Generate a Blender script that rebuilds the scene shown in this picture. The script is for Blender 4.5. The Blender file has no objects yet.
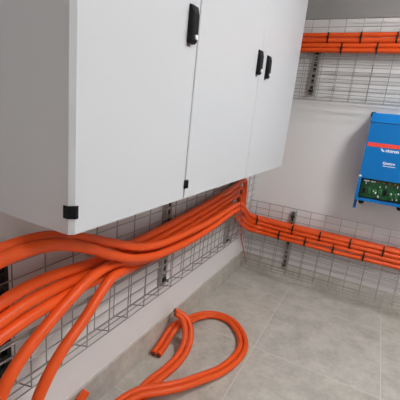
import bpy, bmesh, math, random
from mathutils import Vector, Matrix, noise
random.seed(7)
C = bpy.context.scene.collection
S = 4.0 / 3.0            # survey units -> metres (all coordinates below are survey units)
WORLD = {}               # object -> world origin in metres

# ------------------------------------------------------------------ materials
def mat(name, col, rough=.5, metal=0., bump=0., bscale=60., var=0., vscale=3., emit=None, spec=None, coat=0.):
    m = bpy.data.materials.new(name); m.use_nodes = True
    nt = m.node_tree; b = nt.nodes['Principled BSDF']
    b.inputs['Base Color'].default_value = (*col, 1); b.inputs['Roughness'].default_value = rough
    b.inputs['Metallic'].default_value = metal
    if spec is not None: b.inputs['Specular IOR Level'].default_value = spec
    if coat: b.inputs['Coat Weight'].default_value = coat
    geo = nt.nodes.new('ShaderNodeNewGeometry')
    if var:
        n = nt.nodes.new('ShaderNodeTexNoise'); n.inputs['Scale'].default_value = vscale; n.inputs['Detail'].default_value = 5
        nt.links.new(geo.outputs['Position'], n.inputs['Vector'])
        r = nt.nodes.new('ShaderNodeMapRange'); r.inputs[3].default_value = 1 - var; r.inputs[4].default_value = 1 + var
        nt.links.new(n.outputs['Fac'], r.inputs[0])
        mx = nt.nodes.new('ShaderNodeVectorMath'); mx.operation = 'SCALE'; mx.inputs[0].default_value = col
        nt.links.new(r.outputs[0], mx.inputs['Scale']); nt.links.new(mx.outputs[0], b.inputs['Base Color'])
    if bump:
        n2 = nt.nodes.new('ShaderNodeTexNoise'); n2.inputs['Scale'].default_value = bscale; n2.inputs['Detail'].default_value = 3
        nt.links.new(geo.outputs['Position'], n2.inputs['Vector'])
        bp = nt.nodes.new('ShaderNodeBump'); bp.inputs['Strength'].default_value = bump; bp.inputs['Distance'].default_value = .002
        nt.links.new(n2.outputs['Fac'], bp.inputs['Height']); nt.links.new(bp.outputs[0], b.inputs['Normal'])
    if emit:
        b.inputs['Emission Color'].default_value = (*emit[:3], 1); b.inputs['Emission Strength'].default_value = emit[3]
    return m

def srgb(r, g, b):
    f = lambda v: (v / 255 / 12.92) if v / 255 <= .04045 else ((v / 255 + .055) / 1.055) ** 2.4
    return (f(r), f(g), f(b))

def tile_material(name, grid, gain=1.):
    m = bpy.data.materials.new(name); m.use_nodes = True
    nt = m.node_tree; b = nt.nodes['Principled BSDF']; N = nt.nodes.new; Lk = nt.links.new
    geo = N('ShaderNodeNewGeometry')
    sc = N('ShaderNodeVectorMath'); sc.operation = 'MULTIPLY_ADD'
    k = 1 / (S * .6)
    sc.inputs[1].default_value = (k, k, k); sc.inputs[2].default_value = (-.43 / .6 + 10, .305 / .6 + 10, 0)
    Lk(geo.outputs['Position'], sc.inputs[0])
    fl = N('ShaderNodeVectorMath'); fl.operation = 'FLOOR'; Lk(sc.outputs[0], fl.inputs[0])
    fr = N('ShaderNodeVectorMath'); fr.operation = 'FRACTION'; Lk(sc.outputs[0], fr.inputs[0])
    wn = N('ShaderNodeTexWhiteNoise'); wn.noise_dimensions = '2D'; Lk(fl.outputs[0], wn.inputs['Vector'])
    n1 = N('ShaderNodeTexNoise'); n1.inputs['Scale'].default_value = 6.5; n1.inputs['Detail'].default_value = 9; n1.inputs['Roughness'].default_value = .68
    ad = N('ShaderNodeVectorMath'); ad.operation = 'MULTIPLY_ADD'; ad.inputs[1].default_value = (7, 7, 7)
    Lk(wn.outputs['Color'], ad.inputs[0]); Lk(geo.outputs['Position'], ad.inputs[2]); Lk(ad.outputs[0], n1.inputs['Vector'])
    n2 = N('ShaderNodeTexNoise'); n2.inputs['Scale'].default_value = 38; n2.inputs['Detail'].default_value = 4; Lk(geo.outputs['Position'], n2.inputs['Vector'])
    cr = N('ShaderNodeValToRGB'); e = cr.color_ramp.elements
    e[0].position = .30; e[0].color = (*srgb(163, 157, 149), 1); e[1].position = .72; e[1].color = (*srgb(199, 194, 185), 1)
    mxn = N('ShaderNodeMath'); mxn.operation = 'MULTIPLY_ADD'; mxn.inputs[1].default_value = .3; Lk(n2.outputs['Fac'], mxn.inputs[0])
    sb = N('ShaderNodeMath'); sb.operation = 'SUBTRACT'; sb.inputs[1].default_value = .15; Lk(n1.outputs['Fac'], sb.inputs[0]); Lk(sb.outputs[0], mxn.inputs[2])
    Lk(mxn.outputs[0], cr.inputs['Fac'])
    tint = N('ShaderNodeMix'); tint.data_type = 'RGBA'; tint.blend_type = 'MULTIPLY'; tint.inputs['Factor'].default_value = 1
    tr = N('ShaderNodeValToRGB'); te = tr.color_ramp.elements
    te[0].color = (.94 * gain, .945 * gain, .95 * gain, 1); te[1].color = (gain, .975 * gain, .94 * gain, 1); Lk(wn.outputs['Value'], tr.inputs['Fac'])
    Lk(cr.outputs['Color'], tint.inputs['A']); Lk(tr.outputs['Color'], tint.inputs['B'])
    out = tint.outputs['Result']
    if grid:
        sp = N('ShaderNodeSeparateXYZ'); Lk(fr.outputs[0], sp.inputs[0])
        ds = []
        for ax in ('X', 'Y'):
            a = N('ShaderNodeMath'); a.operation = 'SUBTRACT'; a.inputs[1].default_value = .5; Lk(sp.outputs[ax], a.inputs[0])
            c = N('ShaderNodeMath'); c.operation = 'ABSOLUTE'; Lk(a.outputs[0], c.inputs[0]); ds.append(c)
        mm = N('ShaderNodeMath'); mm.operation = 'MAXIMUM'; Lk(ds[0].outputs[0], mm.inputs[0]); Lk(ds[1].outputs[0], mm.inputs[1])
        g = N('ShaderNodeMapRange'); g.inputs[1].default_value = .4962; g.inputs[2].default_value = .4978; Lk(mm.outputs[0], g.inputs[0])
        gm = N('ShaderNodeMix'); gm.data_type = 'RGBA'; Lk(g.outputs[0], gm.inputs['Factor']); Lk(out, gm.inputs['A'])
        gm.inputs['B'].default_value = (*srgb(202, 197, 189), 1); out = gm.outputs['Result']
    Lk(out, b.inputs['Base Color'])
    rr = N('ShaderNodeMapRange'); rr.inputs[3].default_value = .48; rr.inputs[4].default_value = .7; Lk(n2.outputs['Fac'], rr.inputs[0]); Lk(rr.outputs[0], b.inputs['Roughness'])
    bp = N('ShaderNodeBump'); bp.inputs['Strength'].default_value = .12; bp.inputs['Distance'].default_value = .002
    Lk(n2.outputs['Fac'], bp.inputs['Height']); Lk(bp.outputs[0], b.inputs['Normal'])
    return m

M = dict(
    wall=mat('white wall paint', srgb(222, 219, 217), .75, bump=.15, bscale=180, var=.02, vscale=2),
    panel=mat('grey wall panel', srgb(150, 147, 145), .35, bump=.03, bscale=4, var=.03),
    ceil=mat('ceiling paint', srgb(225, 225, 225), .6, bump=.05, var=.02),
    floor=tile_material('concrete look floor tile', True),
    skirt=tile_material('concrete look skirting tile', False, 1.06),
    skirt_lit=tile_material('lit concrete look skirting tile', False, 1.25),  # same skirting tile, colour raised to paint light on the back wall
    cab=mat('light grey powder coat', srgb(207, 208, 210), .42, bump=.12, bscale=420, var=.01),
    gap=mat('cabinet gasket grey', srgb(84, 85, 88), .6, var=.03),
    black=mat('black plastic', (.004, .004, .005), .5, spec=.25, bump=.05, bscale=300, var=.1),
    nickel=mat('satin nickel', (.9, .9, .9), .4, .0, var=.03),
    chrome=mat('bright nickel', (.75, .75, .76), .22, 1., var=.03),
    cable=mat('orange cable sheath', srgb(230, 84, 26), .42, spec=.35, bump=.06, bscale=160, var=.05, vscale=6),
    copper=mat('stranded copper', srgb(120, 62, 48), .45, .6, bump=.6, bscale=900, var=.3, vscale=300),
    wire=mat('galvanised wire', srgb(160, 157, 155), .4, .8, var=.1, vscale=30),
    galv=mat('galvanised steel strip', srgb(168, 165, 158), .38, .55, var=.16, vscale=30),
    dark=mat('dark steel and slot shade', srgb(52, 53, 50), .5, .5, var=.2, vscale=20),
    blue=mat('blue enamel', srgb(0, 112, 184), .45, spec=.3, bump=.06, bscale=400, var=.02),
    dblue=mat('dark blue enamel', srgb(4, 62, 120), .4, var=.04),
    red=mat('orange red stripe', srgb(236, 70, 48), .4, var=.02),
    white=mat('white print', srgb(226, 232, 240), .5, var=.01),
    pcb=mat('green circuit board', srgb(26, 92, 50), .45, var=.35, vscale=60),
    lime=mat('green terminal', srgb(46, 108, 58), .5, var=.2, vscale=50),
    recess=mat('dark recess lining', srgb(10, 26, 48), .6, var=.1),
    redcord=mat('red cord', srgb(196, 38, 30), .5, var=.15, vscale=60),
    lamp=mat('lamp diffuser', (.9, .9, .9), .5, emit=(.95, .985, 1, 36.0)),
    spot=mat('bright lamp diffuser', (.9, .9, .9), .5, emit=(.95, .985, 1, 120.0)),
    frame=mat('white lamp frame', srgb(225, 225, 225), .5, var=.01),
)

# ------------------------------------------------------------------ mesh helpers
class MB:
    def __init__(s): s.v = []; s.f = []; s.sm = []
    def add(s, vs, fs, smooth=False):
        o = len(s.v); s.v += [Vector(p) for p in vs]; s.f += [tuple(i + o for i in f) for f in fs]; s.sm += [smooth] * len(fs); return s
    def box(s, a, b, bev=0., seg=2, rot=None):
        bm = bmesh.new(); bmesh.ops.create_cube(bm, size=1)
        a = Vector(a); b = Vector(b); c = (a + b) / 2; d = b - a
        for v in bm.verts: v.co = Vector((v.co.x * d.x, v.co.y * d.y, v.co.z * d.z))
        if bev: bmesh.ops.bevel(bm, geom=bm.edges[:], offset=bev, segments=seg, affect='EDGES', profile=.5)
        if rot: bmesh.ops.transform(bm, matrix=rot.to_4x4(), verts=bm.verts[:])
        bm.verts.index_update()
        s.add([v.co + c for v in bm.verts], [[v.index for v in f.verts] for f in bm.faces], bool(bev)); bm.free(); return s
    def prism(s, poly, axis, lo, hi):
        # poly: list of 2-D points in the two remaining axes (ordered), extruded along axis
        n = len(poly)
        def mk(p, t):
            q = list(p); q.insert(axis, t); return q
        s.add([mk(p, lo) for p in poly] + [mk(p, hi) for p in poly],
              [tuple(range(n))[::-1], tuple(range(n, 2 * n))] + [(i, (i + 1) % n, n + (i + 1) % n, n + i) for i in range(n)]); return s
    def tube(s, pts, r, seg=6, cap=True, smooth=True):
        pts = [Vector(p) for p in pts]; n = len(pts); T = []
        for i in range(n):
            t = (pts[min(i + 1, n - 1)] - pts[max(i - 1, 0)]); T.append(t.normalized())
        ref = Vector((0, 0, 1)) if abs(T[0].z) < .9 else Vector((1, 0, 0))
        u = T[0].cross(ref).normalized(); vs = []
        for i in range(n):
            if i:
                q = T[i - 1].rotation_difference(T[i]); u = (q @ u); u = (u - T[i] * u.dot(T[i])).normalized()
            w = T[i].cross(u)
            k = 1.
            if 0 < i < n - 1:
                d = (pts[i + 1] - pts[i]).normalized(); k = 1.
            for j in range(seg):
                a = 2 * math.pi * j / seg; vs.append(pts[i] + (u * math.cos(a) + w * math.sin(a)) * r * k)
        fs = [(i * seg + j, i * seg + (j + 1) % seg, (i + 1) * seg + (j + 1) % seg, (i + 1) * seg + j) for i in range(n - 1) for j in range(seg)]
        s.add(vs, fs, smooth)
        if cap: s.add(vs[:seg], [tuple(range(seg))[::-1]]); s.add(vs[-seg:], [tuple(range(seg))])
        return s
    def build(s, name, m, parent=None, origin=None):
        V = [p * S for p in s.v]
        if parent is None:
            if origin is None:
                xs = [p.x for p in V]; ys = [p.y for p in V]; zs = [p.z for p in V]
                o = Vector(((min(xs) + max(xs)) / 2, (min(ys) + max(ys)) / 2, min(zs)))
            else: o = Vector(origin) * S
        else: o = WORLD[parent.name]
        me = bpy.data.meshes.new(name); me.from_pydata([p - o for p in V], [], s.f); me.update()
        for p, k in zip(me.polygons, s.sm): p.use_smooth = k
        me.materials.append(M[m])
        ob = bpy.data.objects.new(name, me); C.objects.link(ob)
        if parent is not None: ob.parent = parent
        else: ob.location = o
        WORLD[ob.name] = o
        return ob

def tag(o, label, cat, group=None):
    o['label'] = label; o['category'] = cat
    if group: o['group'] = group
    return o
def thing(name, loc, label, cat, group=None):
    o = bpy.data.objects.new(name, None); o.empty_display_size = .05; C.objects.link(o)
    o.location = Vector(loc) * S; WORLD[o.name] = Vector(loc) * S
    return tag(o, label, cat, group)
def struct(name, mb, m, parent=None):
    o = mb.build(name, m, parent); o['kind'] = 'structure'; return o

def spline(pts, step=.012):
    P = [Vector(p) for p in pts]; P = [P[0] * 2 - P[1]] + P + [P[-1] * 2 - P[-2]]; out = []
    for i in range(1, len(P) - 2):
        p0, p1, p2, p3 = P[i - 1:i + 3]
        t0 = 0; t1 = t0 + (p1 - p0).length ** .5 + 1e-6; t2 = t1 + (p2 - p1).length ** .5 + 1e-6; t3 = t2 + (p3 - p2).length ** .5 + 1e-6
        n = max(2, int((p2 - p1).length / step))
        for k in range(n):
            t = t1 + (t2 - t1) * k / n
            a1 = p0 * ((t1 - t) / (t1 - t0)) + p1 * ((t - t0) / (t1 - t0)); a2 = p1 * ((t2 - t) / (t2 - t1)) + p2 * ((t - t1) / (t2 - t1))
            a3 = p2 * ((t3 - t) / (t3 - t2)) + p3 * ((t - t2) / (t3 - t2))
            b1 = a1 * ((t2 - t) / (t2 - t0)) + a2 * ((t - t0) / (t2 - t0)); b2 = a2 * ((t3 - t) / (t3 - t1)) + a3 * ((t - t1) / (t3 - t1))
            out.append(b1 * ((t2 - t) / (t2 - t1)) + b2 * ((t - t1) / (t2 - t1)))
    out.append(P[-2]); return out

# ------------------------------------------------------------------ room
X1, Y0, ZC = 2.7, -4.2, 2.35
struct('floor', MB().box((-.15, Y0 - .15, -.1), (X1 + .15, .15, 0)), 'floor')
struct('ceiling', MB().box((-.15, Y0 - .15, ZC), (X1 + .15, .15, ZC + .1)), 'ceil')
struct('wall_left', MB().box((-.15, Y0 - .15, 0), (0, .15, ZC)), 'wall')
struct('wall_back', MB().box((0, 0, 0), (X1, .15, ZC)), 'wall')
struct('wall_right', MB().box((X1, Y0 - .15, 0), (X1 + .15, .15, ZC)), 'wall')
struct('wall_front', MB().box((0, Y0 - .15, 0), (X1, Y0, ZC)), 'wall')
struct('trim_1', MB().box((0, -.006, 1.815), (X1, 0, ZC)), 'panel')
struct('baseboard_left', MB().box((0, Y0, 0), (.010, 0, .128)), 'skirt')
struct('baseboard_back', MB().box((.010, -.010, 0), (X1, 0, .128)), 'skirt_lit')

# ceiling lamps (out of the photo, over the aisle)
LAMPS = ((1.45, -1.0, 'square white ceiling light panel nearest the back wall'), (1.8, -1.9, 'square white ceiling light panel facing the cabinet doors'), (1.6, -3.5, 'small square fill light panel added unseen behind the viewer'))  # panel behind the viewer is added fill for the cabinet side
for (x, y, lab), h, lm in zip(LAMPS, (.14, .24, .13), ('spot', 'lamp', 'lamp')):
    t = thing('ceiling_light', (x, y, ZC - .02), lab, 'ceiling light', 'ceiling light panels')
    f = MB()
    for a, b in (((-h, -h), (h, -h + .015)), ((-h, h - .015), (h, h)), ((-h, -h + .015), (-h + .015, h - .015)), ((h - .015, -h + .015), (h, h - .015))):
        f.box((x + a[0], y + a[1], ZC - .02), (x + b[0], y + b[1], ZC))
    f.build('frame', 'frame', t)
    MB().box((x - h + .015, y - h + .015, ZC - .014), (x + h - .015, y + h - .015, ZC - .004)).build('diffuser', lm, t)

# ------------------------------------------------------------------ wall cabinets (front at x = .30)
D = .30; ZB = .896; ZT = 1.87; CH = .0095
SEAM = (-2.010, -1.571, -1.027, -.383)
def door(t, y0, y1, left_chamfer, hy, gap0=.0035, gap1=.0035):
    a = y0 + gap0; b = y1 - gap1
    if left_chamfer: poly = [(D - .020, a), (D - CH * .9, a), (D, a + CH), (D, b), (D - .020, b)]
    else: poly = [(D - .020, a), (D - .002, a), (D, a + .002), (D, b - .002), (D - .002, b), (D - .020, b)]
    d = MB().prism(poly, 2, ZB + .001, ZT - .001).build('door', 'cab', t)
    # recessed cup under the swing handle, handle and lock
    zc = 1.377
    hd = MB()
    prof = [(D + .0005, zc - .047), (D + .011, zc - .047), (D + .016, zc - .041), (D + .018, zc - .02), (D + .017, zc + .025), (D + .012, zc + .043), (D + .0005, zc + .047)]
    bm = bmesh.new()
    ring = []
    for yy, sc in ((hy - .015, .82), (hy - .012, 1.), (hy + .012, 1.), (hy + .015, .82)):
        ring.append([bm.verts.new((D + (p[0] - D) * sc, yy, zc + (p[1] - zc) * (.96 + .04 * (sc == 1.)))) for p in prof])
    n = len(prof)
    for r0, r1 in zip(ring, ring[1:]):
        for j in range(n): bm.faces.new((r0[j], r0[(j + 1) % n], r1[(j + 1) % n], r1[j]))
    bm.faces.new(ring[0][::-1]); bm.faces.new(ring[-1])
    bmesh.ops.recalc_face_normals(bm, faces=bm.faces[:])
    bm.verts.index_update()
    hd.add([v.co.copy() for v in bm.verts], [[v.index for v in f.verts] for f in bm.faces]); bm.free()
    hd = hd.build('handle', 'black', d)
    # round key lock near the lower end, on the handle's face
    return d
def lock(d, hy):
    zc = 1.377
    MB().tube([(D + .010, hy + .002, zc - .031), (D + .0215, hy + .002, zc - .031)], .0062, 14).build('lock', 'nickel', d)
    MB().box((D + .0003, hy - .0135, zc - .054), (D + .004, hy + .0, zc - .0475), .001).build('handle_grey_block', 'gap', d)  # small grey block below the handle
def hinge(t, y, z, wrap):
    h = MB()
    if wrap:
        poly = [(D - .019, y - .003), (D - .008, y - .003), (D + .004, y + .0075), (D + .004, y + .0145), (D + .0005, y + .0145), (D + .0005, y + .0115), (D - .0092, y - .0012), (D - .019, y - .0012)]
        h.prism(poly, 2, z - .013, z + .013)
        h.tube([(D - .011, y - .005, z - .009), (D - .011, y - .005, z + .009)], .004, 12)
    else:
        h.box((D + .0003, y - .010, z - .013), (D + .006, y + .009, z + .013), .0015)
        h.tube([(D + .007, y, z - .011), (D + .007, y, z + .011)], .004, 10)
    return h.build('hinge', 'black', t)

t = thing('electrical_cabinet', (D / 2, (SEAM[0] + SEAM[1]) / 2, ZB), 'light grey single-door wall cabinet on the left with one black handle', 'cabinet', 'grey wall cabinets')
MB().box((.004, SEAM[0] + .001, ZB), (D - .021, SEAM[1] - .003, ZT)).build('body', 'cab', t)
g = MB().box((D - .0208, SEAM[0] + .006, ZB + .004), (D - .0202, SEAM[1] - .006, ZT - .004)).build('gasket', 'gap', t)
d = door(t, SEAM[0], SEAM[1], True, -1.6185, gap0=0., gap1=.006); lock(d, -1.6185)
hinge(t, SEAM[0], .9435, True); hinge(t, SEAM[0], 1.82, True)

t = thing('electrical_cabinet', (D / 2, (SEAM[1] + SEAM[3]) / 2, ZB), 'light grey double-door wall cabinet on the right with two facing black handles', 'cabinet', 'grey wall cabinets')
MB().box((.004, SEAM[1] + .003, ZB), (D - .021, SEAM[3] - .001, ZT)).build('body', 'cab', t)
MB().box((D - .0208, SEAM[1] + .006, ZB + .004), (D - .0202, SEAM[3] - .006, ZT - .004)).build('gasket', 'gap', t)
d = door(t, SEAM[1], SEAM[2], False, -1.060, gap0=.002, gap1=.0024); lock(d, -1.060)
d = door(t, SEAM[2], SEAM[3], False, -.943, gap0=.0024, gap1=0.); lock(d, -.943)
hinge(t, SEAM[1] + .001, .9425, False); hinge(t, SEAM[1] + .001, 1.82, False)

# ------------------------------------------------------------------ wire cable trays hung upright on the walls
WR = .0020
def tray(label, along, a0, a1, zb, zt, zf, off, dep, zlow, first, pitch=.1, fcut=0.):
    # along 0: runs along x on the back wall (depth to -y); along 1: runs along y on the left wall (depth to +x)
    def pt(a, d, z): return (a, -d, z) if along == 0 else (d, a, z)
    t = thing('cable_tray', pt((a0 + a1) / 2, off, zlow), label, 'cable tray', 'wire mesh cable trays')
    b = MB(); bo = MB(); fr = MB()
    a = first
    while a <= a1 - .01:
        b.tube([pt(a, off, zb), pt(a, off, zt)], WR, 6)
        if a > a1 - fcut: a += pitch; continue
        bo.tube([pt(a, off, zb), pt(a, dep, zlow)], WR, 6)
        fr.tube([pt(a, dep, zlow), pt(a, dep, zf)], WR, 6)
        a += pitch
    z = zt
    while z > zb - .001:
        b.tube([pt(a0, off + 2 * WR, z), pt(a1, off + 2 * WR, z)], WR * (1.25 if z == zt else 1), 6); z -= (zt - zb) / round((zt - zb) / .047)
    a1 -= fcut
    bo.tube([pt(a0, (off + dep) / 2, (zb + zlow) / 2 - 2 * WR), pt(a1, (off + dep) / 2, (zb + zlow) / 2 - 2 * WR)], WR, 6)
    z = zf
    while z > zlow - .001:
        fr.tube([pt(a0, dep + 2 * WR, z), pt(a1, dep + 2 * WR, z)], WR * (1.25 if z == zf else 1), 6); z -= (zf - zlow) / max(1, round((zf - zlow) / .047))
    fr.tube([pt(a0, dep + 2 * WR, zf - .011), pt(a1, dep + 2 * WR, zf - .011)], WR, 6)
    b.build('back_grid', 'wire', t); bo.build('base_grid', 'wire', t); fr.build('front_grid', 'wire', t)
    return t
XR = 2.2; YL = -3.0
tray('long wire mesh tray on the back wall just under the ceiling', 0, .012, XR, 1.335, 1.806, 1.575, .032, .098, 1.31, .069)
tray('low wire mesh tray on the back wall just above the floor tiles', 0, .03, XR, .095, .565, .29, .032, .098, .075, .075)
tray('wire mesh tray on the left wall below the grey cabinets', 1, YL, -.012, .375, .785, .573, .034, .100, .395, -2.958, fcut=.335)

# slotted support strips between the wall and the trays
def bracket(label, along, a, z0, z1, w=.04, m='galv', clip=True):
    def pt(q, d, z): return (q, -d, z) if along == 0 else (d, q, z)
    def bx(mb, q0, d0, za, q1, d1, zb_):
        p = pt(q0, d0, za); r = pt(q1, d1, zb_)
        mb.box([min(i, j) for i, j in zip(p, r)], [max(i, j) for i, j in zip(p, r)])
    t = thing('wall_bracket', pt(a, .0, z0), label, 'bracket', 'slotted tray brackets')
    f = MB(); h = w / 2
    bx(f, a - h, .020, z0, a - h * .42, .0235, z1); bx(f, a + h * .42, .020, z0, a + h, .0235, z1)
    n = max(3, int((z1 - z0) / .034)); st = (z1 - z0) / n
    for i in range(n + 1):
        c = z0 + i * st; bx(f, a - h * .42, .020, max(z0, c - .0055), a + h * .42, .0235, min(z1, c + .0055))
    f.build('slotted_face', m, t)
    bk = MB(); bx(bk, a - h * .6, .004, z0, a + h * .6, .008, z1); bk.build('slot_shade_back', 'dark', t)  # dark strip paints the shade seen through the slots
    s_ = MB(); bx(s_, a - h, .0005, z0, a - h + .003, .020, z1); bx(s_, a + h - .003, .0005, z0, a + h, .020, z1)
    s_.build('side_flange', m, t)
    for z in ((z0 + .03, z1 - .03) if clip else ()):
        c = MB(); bx(c, a - .014, .0235, z - .012, a + .014, .0275, z + .012); c.tube([pt(a, .0275, z), pt(a, .048, z)], .006, 6)
        c.build('clamp', 'dark', t)
    return t
bracket('slotted steel bracket behind the upper tray beside the cabinet edge', 0, .325, 1.345, 1.70, .046)
bracket('slotted steel bracket behind the low tray left of the blue inverter', 0, .350, .095, .535, .034)
bracket('slotted steel bracket behind the low tray, below the blue inverter', 0, 1.25, .095, .535, .040)
bracket('slotted bracket behind the upper tray, above the blue inverter', 0, 1.25, 1.345, 1.80, .050)
bracket('slotted bracket on the left wall at the tray corner', 1, -.425, .325, .79, .040)
bracket('slotted bracket on the left wall under the seam between the cabinets', 1, -1.195, .345, .80, .044)
bracket('dark slotted bracket on the left wall under the left cabinet end', 1, -1.982, .395, .78, .042, 'dark')

# ------------------------------------------------------------------ orange cables
CR = .0155
def cable(label, pts, group, r=CR, wob=.0, ends=(), seg=12):
    p = spline(pts)
    o = MB().tube(p, r, seg).build('power_cable', 'cable')
    tag(o, label, 'cable', group)
    for e in ends:
        a, b = (p[0], p[1]) if e == 0 else (p[-1], p[-2])
        dv = (a - b).normalized()
        MB().tube([a - dv * .002, a + dv * .004], r * .72, 10).build('conductor', 'copper', o)
    return o
G1 = 'orange cables along the left wall'
FZ = (.434, .402, .370, .338)                      # front rows in the low tray
def tail_front(z, s):
    return [(.20, -.072, z + .004), (.34, -.070, z), (.7, -.070, z + .003 * s), (1.05, -.070, z + .002), (1.5, -.070, z - .002 * s), (XR, -.070, z)]
def tail_back(z, s):
    return [(.20, -.0385, z + .002), (.34, -.0385, z), (.8, -.0385, z), (1.3, -.0385, z + .002 * s), (XR, -.0385, z)]
far = lambda x, y, z: [(x + .06, y - .75, z - .22), (x + .03, y - .35, z - .06)]
U = [(.19, -2.95, .62), (.165, -2.5, .75), (.150, -2.195, .815), (.145, -2.125, .828), (.14, -2.053, .835), (.14, -1.988, .837), (.14, -1.929, .83), (.14, -1.834, .8), (.135, -1.709, .747), (.125, -1.541, .678), (.115, -1.397, .643), (.105, -1.224, .625), (.1, -.91, .616), (.1, -.666, .632), (.1, -.55, .637), (.097, -.44, .618), (.094, -.31, .542), (.090, -.2, .490), (.10, -.11, .456), (.145, -.077, .443)]
V = [(.23, -2.95, .56), (.20, -2.5, .71), (.185, -2.213, .789), (.18, -2.146, .815), (.175, -2.076, .83), (.175, -2.033, .833), (.175, -1.984, .831), (.175, -1.929, .82), (.17, -1.879, .8), (.165, -1.814, .769), (.155, -1.73, .722), (.145, -1.62, .667), (.135, -1.489, .625), (.125, -1.333, .598), (.115, -1.143, .581), (.105, -.91, .578), (.1, -.634, .596), (.1, -.55, .601), (.1, -.44, .584), (.094, -.31, .507), (.090, -.2, .456), (.10, -.11, .423), (.145, -.077, .410)]
cable('orange cable dipping under the cabinet corner, running lowest along the front of the bundle', V + tail_front(FZ[1], 1), G1)
cable('orange cable passing just behind the cabinet corner at the left, crossing over the bundle', U + tail_front(FZ[0], -1), G1)
B1 = [(.17, -2.95, .50), (.15, -2.5, .60), (.13, -2.155, .675), (.125, -2.049, .701), (.12, -1.984, .709), (.11, -1.905, .704), (.1, -1.812, .69), (.085, -1.709, .674), (.07, -1.608, .665), (.065, -1.521, .665), (.06, -1.389, .664), (.06, -1.158, .678), (.06, -.849, .702), (.06, -.503, .738), (.06, -.40, .758), (.06, -.335, .757), (.06, -.305, .70), (.06, -.295, .60), (.057, -.25, .53), (.055, -.16, .475), (.066, -.058, .452), (.11, -.0385, .441)]
B2 = [(.19, -2.95, .46), (.17, -2.5, .56), (.15, -2.167, .649), (.145, -2.063, .672), (.135, -1.983, .679), (.125, -1.918, .675), (.112, -1.841, .664), (.098, -1.752, .652), (.08, -1.643, .638), (.068, -1.523, .633), (.062, -1.389, .63), (.06, -1.152, .643), (.06, -.84, .668), (.06, -.49, .704), (.06, -.41, .716), (.06, -.362, .698), (.06, -.342, .63), (.06, -.325, .55), (.057, -.25, .483), (.056, -.16, .436), (.070, -.058, .416), (.115, -.0385, .406)]
B3 = [(.20, -2.95, .42), (.18, -2.5, .52), (.16, -2.175, .62), (.155, -2.071, .640), (.145, -1.991, .645), (.13, -1.891, .640), (.112, -1.785, .628), (.085, -1.647, .605), (.064, -1.523, .608), (.062, -1.385, .597), (.06, -1.146, .609), (.06, -.83, .634), (.06, -.477, .671), (.06, -.425, .672), (.06, -.392, .645), (.06, -.375, .57), (.06, -.35, .50), (.057, -.26, .435), (.057, -.16, .395), (.074, -.060, .378), (.12, -.0385, .371)]
cable('topmost orange cable of the bundle, leaving left in the upper of three stacked strands', B1 + tail_back(.437, 1), G1)
cable('second orange cable of the bundle, leaving left as the middle of three stacked strands', B2 + tail_back(.403, -1), G1)
cable('third orange cable of the bundle, leaving left as the lowest of three stacked strands', B3 + tail_back(.369, 1), G1)
D1 = [(.30, -2.72, .018), (.27, -2.48, .026), (.22, -2.27, .12), (.18, -2.16, .34), (.167, -2.118, .44), (.165, -2.084, .497), (.165, -2.064, .53), (.163, -2.019, .571), (.16, -1.947, .613), (.152, -1.86, .649), (.14, -1.786, .665), (.128, -1.719, .665), (.115, -1.644, .650), (.108, -1.546, .620), (.098, -1.42, .588), (.085, -1.28, .578), (.076, -1.15, .580), (.06, -.83, .600), (.06, -.54, .626), (.066, -.477, .603), (.08, -.42, .543), (.092, -.31, .472), (.090, -.2, .422), (.10, -.11, .390), (.145, -.077, .377)]
D2 = [(.040, -1.695, .142), (.033, -1.765, .085), (.033, -1.85, .030), (.040, -1.93, .0175), (.075, -2.01, .0175), (.135, -2.055, .07), (.178, -2.05, .20), (.185, -2.025, .33), (.17, -1.998, .408), (.17, -1.962, .468), (.168, -1.917, .512), (.162, -1.832, .563), (.155, -1.767, .607), (.145, -1.705, .632), (.132, -1.648, .624), (.092, -1.555, .588), (.072, -1.42, .562), (.063, -1.30, .552), (.061, -1.15, .547), (.06, -.83, .567), (.06, -.54, .592), (.068, -.477, .563), (.082, -.42, .502), (.092, -.31, .437), (.090, -.2, .388), (.10, -.11, .357), (.145, -.077, .344)]
cable('orange cable sloping down to the bottom left corner, the left of two hanging strands', D1 + tail_front(FZ[2], 1), G1)
cable('orange cable hanging down by the skirting, the right of two strands under the cabinet corner', D2 + tail_front(FZ[3], -1), G1)

UZ = (1.7075, 1.6775, 1.6475, 1.6185)
for z, w in zip(UZ, ('topmost', 'second from top', 'third from top', 'lowest')):
    pts = [(.03 + .5 * k * .9, -.057, z + random.uniform(-.0012, .0012)) for k in range(5)] + [(XR, -.057, z)]
    cable('%s of four orange cables tied flat in the upper tray' % w, pts, 'orange cables in the upper tray', r=.0146)

# pair of cables looped on the floor, cut ends showing
mid = [(.055, -1.263, .018), (.045, -1.181, .026), (.048, -1.136, .060), (.056, -1.085, .078), (.066, -1.00, .060), (.085, -.86, .028), (.138, -.79, .018), (.24, -.785, .018), (.33, -.857, .018), (.383, -.951, .018), (.391, -1.054, .018), (.365, -1.178, .023), (.313, -1.303, .040), (.267, -1.398, .054), (.212, -1.466, .058), (.15, -1.529, .056), (.112, -1.61, .038), (.112, -1.70, .022), (.15, -1.82, .018), (.24, -1.88, .018), (.33, -1.83, .018), (.30, -1.70, .018), (.20, -1.60, .018), (.11, -1.52, .018), (.128, -1.451, .018), (.151, -1.347, .018), (.166, -1.226, .03), (.156, -1.142, .062), (.120, -1.092, .112), (.085, -1.085, .142), (.052, -1.105, .165)]
mid = mid[:20] + [(.33, -1.84, .018), (.33, -1.73, .018), (.27, -1.64, .018), (.20, -1.575, .018), (.150, -1.51, .018), (.137, -1.44, .018)] + mid[25:]
MS = spline(mid, .03)
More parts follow.
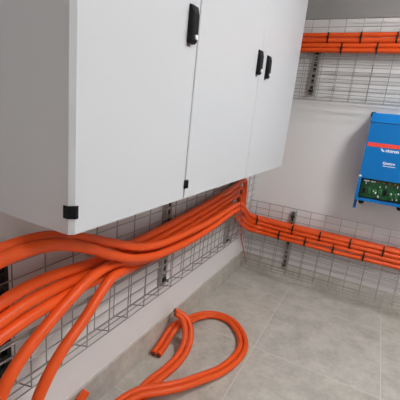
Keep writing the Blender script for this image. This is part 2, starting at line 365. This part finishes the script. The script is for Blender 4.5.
for s_, lab in ((-1, 'cut orange cable looped on the floor, outer of the pair'), (1, 'cut orange cable looped on the floor, inner of the pair')):
    pts = []
    for i, p in enumerate(MS):
        tt = (MS[min(i + 1, len(MS) - 1)] - MS[max(i - 1, 0)]); tt.z *= .3; tt.normalize()
        nn = Vector((-tt.y, tt.x, 0)).normalized()
        q = p + nn * s_ * .0147
        q.x = max(q.x, .030)
        pts.append(q)
    cable(lab, pts, 'loose cable pair on the floor', r=.0142, ends=(0, 1))

# thin red cord hanging in the corner
cd = spline([(.128, -.575, .69), (.126, -.545, .655), (.118, -.47, .52), (.110, -.409, .405), (.106, -.37, .36), (.1, -.3, .283), (.09, -.20, .18), (.08, -.125, .098)], .006)
cd = [p + Vector((math.sin(i * .9) * .0022, math.cos(i * .9) * .0022, 0)) for i, p in enumerate(cd)]
tag(MB().tube(cd, .0026, 6).build('hanging_cord', 'redcord'), 'thin red cord dangling from the cable bundle in the room corner', 'cord')

# ------------------------------------------------------------------ cable ties: thin black loops round two cables
def tie(x, y, z, r, half, label, group, w=.0045, yaw=0.):
    k = 18; loop = []
    for i in range(k + 1):
        a = math.pi * i / k; loop.append((math.cos(a) * r, half + math.sin(a) * r))
    for i in range(k + 1):
        a = math.pi + math.pi * i / k; loop.append((math.cos(a) * r, -half + math.sin(a) * r))
    n = len(loop); vs = []; th = .0016
    for dx in (-w, w):
        for e in (0, th):
            for i, (a, b) in enumerate(loop):
                L_ = Vector((a, b - (half if b > half else -half if b < -half else b)))
                L_ = L_.normalized() * e if L_.length else Vector((0, 0))
                vs.append((x + dx, y + a + L_.x, z + b + L_.y))
    fs = []
    for i in range(n):
        j = (i + 1) % n
        fs += [(n + i, n + j, 3 * n + j, 3 * n + i), (i, 2 * n + i, 2 * n + j, j), (i, j, n + j, n + i), (2 * n + i, 3 * n + i, 3 * n + j, 2 * n + j)]
    mb = MB().add(vs, fs)
    hd = MB().box((x - w * 1.3, y - r - .008, z - .006), (x + w * 1.3, y - r - .0005, z + .006), .001)
    tl = MB().tube([(x, y - r - .008, z), (x + .002, y - r - .016, z - .004), (x + .003, y - r - .022, z - .011)], .0016, 5)
    if yaw:
        Q = Matrix.Rotation(yaw, 3, 'Z'); c0 = Vector((x, y, z))
        for q in (mb, hd, tl): q.v = [Q @ (p - c0) + c0 for p in q.v]
    o = mb.build('cable_tie', 'black'); tag(o, label, 'cable tie', group)
    hd.build('head', 'black', o); tl.build('tail', 'black', o)
ordw = ('first', 'second', 'third', 'fourth')
gu = 'black ties on the upper tray cables'
for x, w in zip((.381, .571, .764), ordw): tie(x, -.057, (UZ[0] + UZ[1]) / 2, .0152, .0152, 'black cable tie on the top two upper tray cables, %s from the cabinet' % w, gu)
for x, w in zip((.472, .671), ordw): tie(x, -.057, (UZ[2] + UZ[3]) / 2, .0152, .0150, 'black cable tie on the bottom two upper tray cables, %s from the cabinet' % w, gu)
gl = 'black ties on the low tray cables'
tie(.108, -.103, .437, .0172, .0172, 'black cable tie on the bend of the low tray cables, in the room corner', gl, yaw=.65)
for x, w in zip((.374, .563, .758, .956), ordw): tie(x, -.070, (FZ[0] + FZ[1]) / 2, .0172, .0165, 'black cable tie on the top two low tray cables, %s from the room corner' % w, gl)
for x, w in zip((.286, .473, .662, .852), ordw): tie(x, -.070, (FZ[2] + FZ[3]) / 2, .0172, .0165, 'black cable tie on the bottom two low tray cables, %s from the room corner' % w, gl)

# ------------------------------------------------------------------ blue inverter
x0, x1 = .728, 1.115; yf = -.20
t = thing('power_inverter', ((x0 + x1) / 2, 0, .745), 'blue wall-mounted power inverter with open green terminal bay and red stripe', 'inverter')
MB().prism([(-.001, .885), (-.196, .885), (-.196, 1.198), (-.150, 1.250), (-.001, 1.250)], 0, x0 + .002, x1 - .002).build('casing', 'blue', t)
cv = MB(); cv.prism([(-.1965, .881), (yf, .881), (yf, 1.203), (-.1965, 1.200)], 0, x0, x1)
cov = cv.build('front_cover', 'blue', t)
MB().prism([(-.1975, 1.207), (-.201, 1.209), (-.150, 1.262), (-.001, 1.262), (-.001, 1.2515), (-.1515, 1.2515)], 0, x0 - .001, x1 + .001).build('top_bevel', 'blue', t)
MB().prism([(-.1955, 1.1985), (-.1985, 1.2025), (-.1975, 1.207), (-.150, 1.2505), (-.149, 1.249)], 0, x0 + .001, x1 - .001).build('top_joint', 'dblue', t)
MB().box((x0 + .007, yf - .0012, 1.070), (x1 - .007, yf - .0001, 1.092)).build('stripe', 'red', t)
# open terminal bay
bay = MB(); zb, zt = .742, .881
bay.box((x0, yf, zb), (x0 + .016, -.001, zt)); bay.box((x1 - .016, yf, zb), (x1, -.001, zt))
bay.box((x0 + .016, yf, zb), (x1 - .016, -.001, zb + .017)); bay.box((x0 + .016, -.020, zb + .017), (x1 - .016, -.001, zt))
bay.build('terminal_frame', 'blue', t)
ins = MB()
ins.box((x0 + .0162, yf + .004, zb + .0172), (x0 + .0182, -.021, zt - .001)); ins.box((x1 - .0182, yf + .004, zb + .0172), (x1 - .0162, -.021, zt - .001))
ins.box((x0 + .0182, yf + .004, zb + .0172), (x1 - .0182, -.021, zb + .019)); ins.box((x0 + .0182, yf + .010, zt - .003), (x1 - .0182, -.021, zt - .001))
ins.build('bay_lining', 'recess', t)
pcb = MB().box((x0 + .022, -.165, zb + .022), (x1 - .022, -.161, zt - .004)).build('circuit_board', 'pcb', t)
rr = random.Random(3)
for i in range(12):
    x = x0 + .034 + i * .029; z = zb + .040 + rr.uniform(0, .018)
    if x > x1 - .045: break
    c = MB().box((x, -.180, z), (x + .017, -.1652, z + .030), .0012)
    for k in range(3): c.box((x + .0015 + k * .005, -.1825, z + .006), (x + .005 + k * .005, -.1802, z + .024))
    c.build('terminal_block', 'lime' if i % 4 else 'black', pcb)
for i in range(30):
    x = x0 + .030 + rr.uniform(0, .31); z = zb + .028 + rr.uniform(0, .085)
    MB().box((x, -.1830 - .001 * (i % 3), z), (x + rr.uniform(.003, .007), -.1652, z + rr.uniform(.004, .014))).build('connector', ('white', 'chrome', 'black', 'white')[i % 4], pcb)
for xa, xb in ((.031, .062), (.070, .095)):
    MB().box((x0 + xa, -.1845, zt - .020), (x0 + xb, -.1652, zt - .014)).build('connector', 'white', pcb)
for i in range(4): MB().tube([(x0 + .11 + i * .03, -.1652, zt - .016), (x0 + .11 + i * .03, -.177, zt - .016)], .004, 8).build('led', 'red', pcb)
for i, x in enumerate((x0 + .040, x0 + .250, x0 + .330)):
    MB().tube([(x, -.165, zb - .0002), (x, -.165, zb - .006), (x, -.165, zb - .016)], .017, 14).tube([(x, -.165, zb - .016), (x, -.165, zb - .024)], .012, 14).build('cable_gland', 'black', t)
for x in (x0 + .001, x1 - .017):
    f = MB().box((x, -.190, .696), (x + .016, -.172, zb - .0002), .001).build('foot', 'dblue', t)
    MB().box((x - .001, -.1925, .688), (x + .017, -.170, .6962), .001).build('foot_pad', 'blue', f)
for x in (x0 + .004, x1 - .004):
    MB().tube([(x + .002, -.2002, .891), (x + .002, -.2035, .891)], .0065, 10).build('screw', 'nickel', t)
MB().box((x0 - .012, -.012, 1.246), (x0 + .012, -.0005, 1.272), .001).build('mounting_hook', 'black', t)
MB().box((x0 - .004, -.152, 1.248), (x0 - .0012, -.138, 1.266)).build('corner_plug', 'black', t)
# printed lettering on the cover
def text(body, x, z, size, m, parent, name, weight=0.):
    cu = bpy.data.curves.new(name, 'FONT'); cu.body = body; cu.size = size * S; cu.extrude = .0004 * S; cu.offset = weight * S
    o = bpy.data.objects.new(name + '_tmp', cu); C.objects.link(o)
    dg = bpy.context.evaluated_depsgraph_get(); me = bpy.data.meshes.new_from_object(o.evaluated_get(dg))
    bpy.data.objects.remove(o)
    me.transform(Matrix.Translation(Vector((x, yf - .0006, z)) * S - WORLD[parent.name]) @ Matrix.Rotation(math.pi / 2, 4, 'X'))
    me.materials.clear(); me.materials.append(M[m]); me.name = name
    r = bpy.data.objects.new(name, me); C.objects.link(r); r.parent = parent; return r
text('victron energy', .836, 1.047, .024, 'white', t, 'lettering', .0009)
lg = MB()
for k, (a, b, c, e) in enumerate(((.808, .820, 1.064, 1.055), (.813, .830, 1.056, 1.047))):
    lg.prism([(a, c), (b - .004, c), (b + .004, e), (a + .008, e)], 1, yf - .0010, yf - .0001)
lg.build('emblem', 'white', t)
text('Quattro', .836, .977, .019, 'white', t, 'lettering', .0007)
MB().box((.840, yf - .0009, .964), (.905, yf - .0001, .9675)).build('print_line', 'white', t)

# ------------------------------------------------------------------ world, camera, colour
w = bpy.data.worlds.new('world'); bpy.context.scene.world = w; w.use_nodes = True
w.node_tree.nodes['Background'].inputs[0].default_value = (.8, .85, 1, 1); w.node_tree.nodes['Background'].inputs[1].default_value = .3
cam = bpy.data.cameras.new('camera'); co = bpy.data.objects.new('camera', cam); C.objects.link(co)
R = Matrix(((0.880527049249437, 0.46325590602503397, 0.1003298613225615), (0.20038471696682802, -0.1719908103443579, -0.9645025279195566), (-0.4295556782842055, 0.8693751357670727, -0.2442719643425751)))
rot = Matrix((R[0], -R[1], -R[2])).transposed()
co.matrix_world = Matrix.Translation(Vector((0.798, -2.465, 1.155)) * S) @ rot.to_4x4()
cam.sensor_width = 36; cam.sensor_fit = 'HORIZONTAL'; cam.lens = 342.03 / 400 * 36; cam.clip_start = .02
sc = bpy.context.scene; sc.camera = co
sc.view_settings.view_transform = 'Standard'; sc.view_settings.look = 'None'; sc.view_settings.gamma = 1; sc.view_settings.exposure = 0.0
sc.view_settings.use_curve_mapping = False
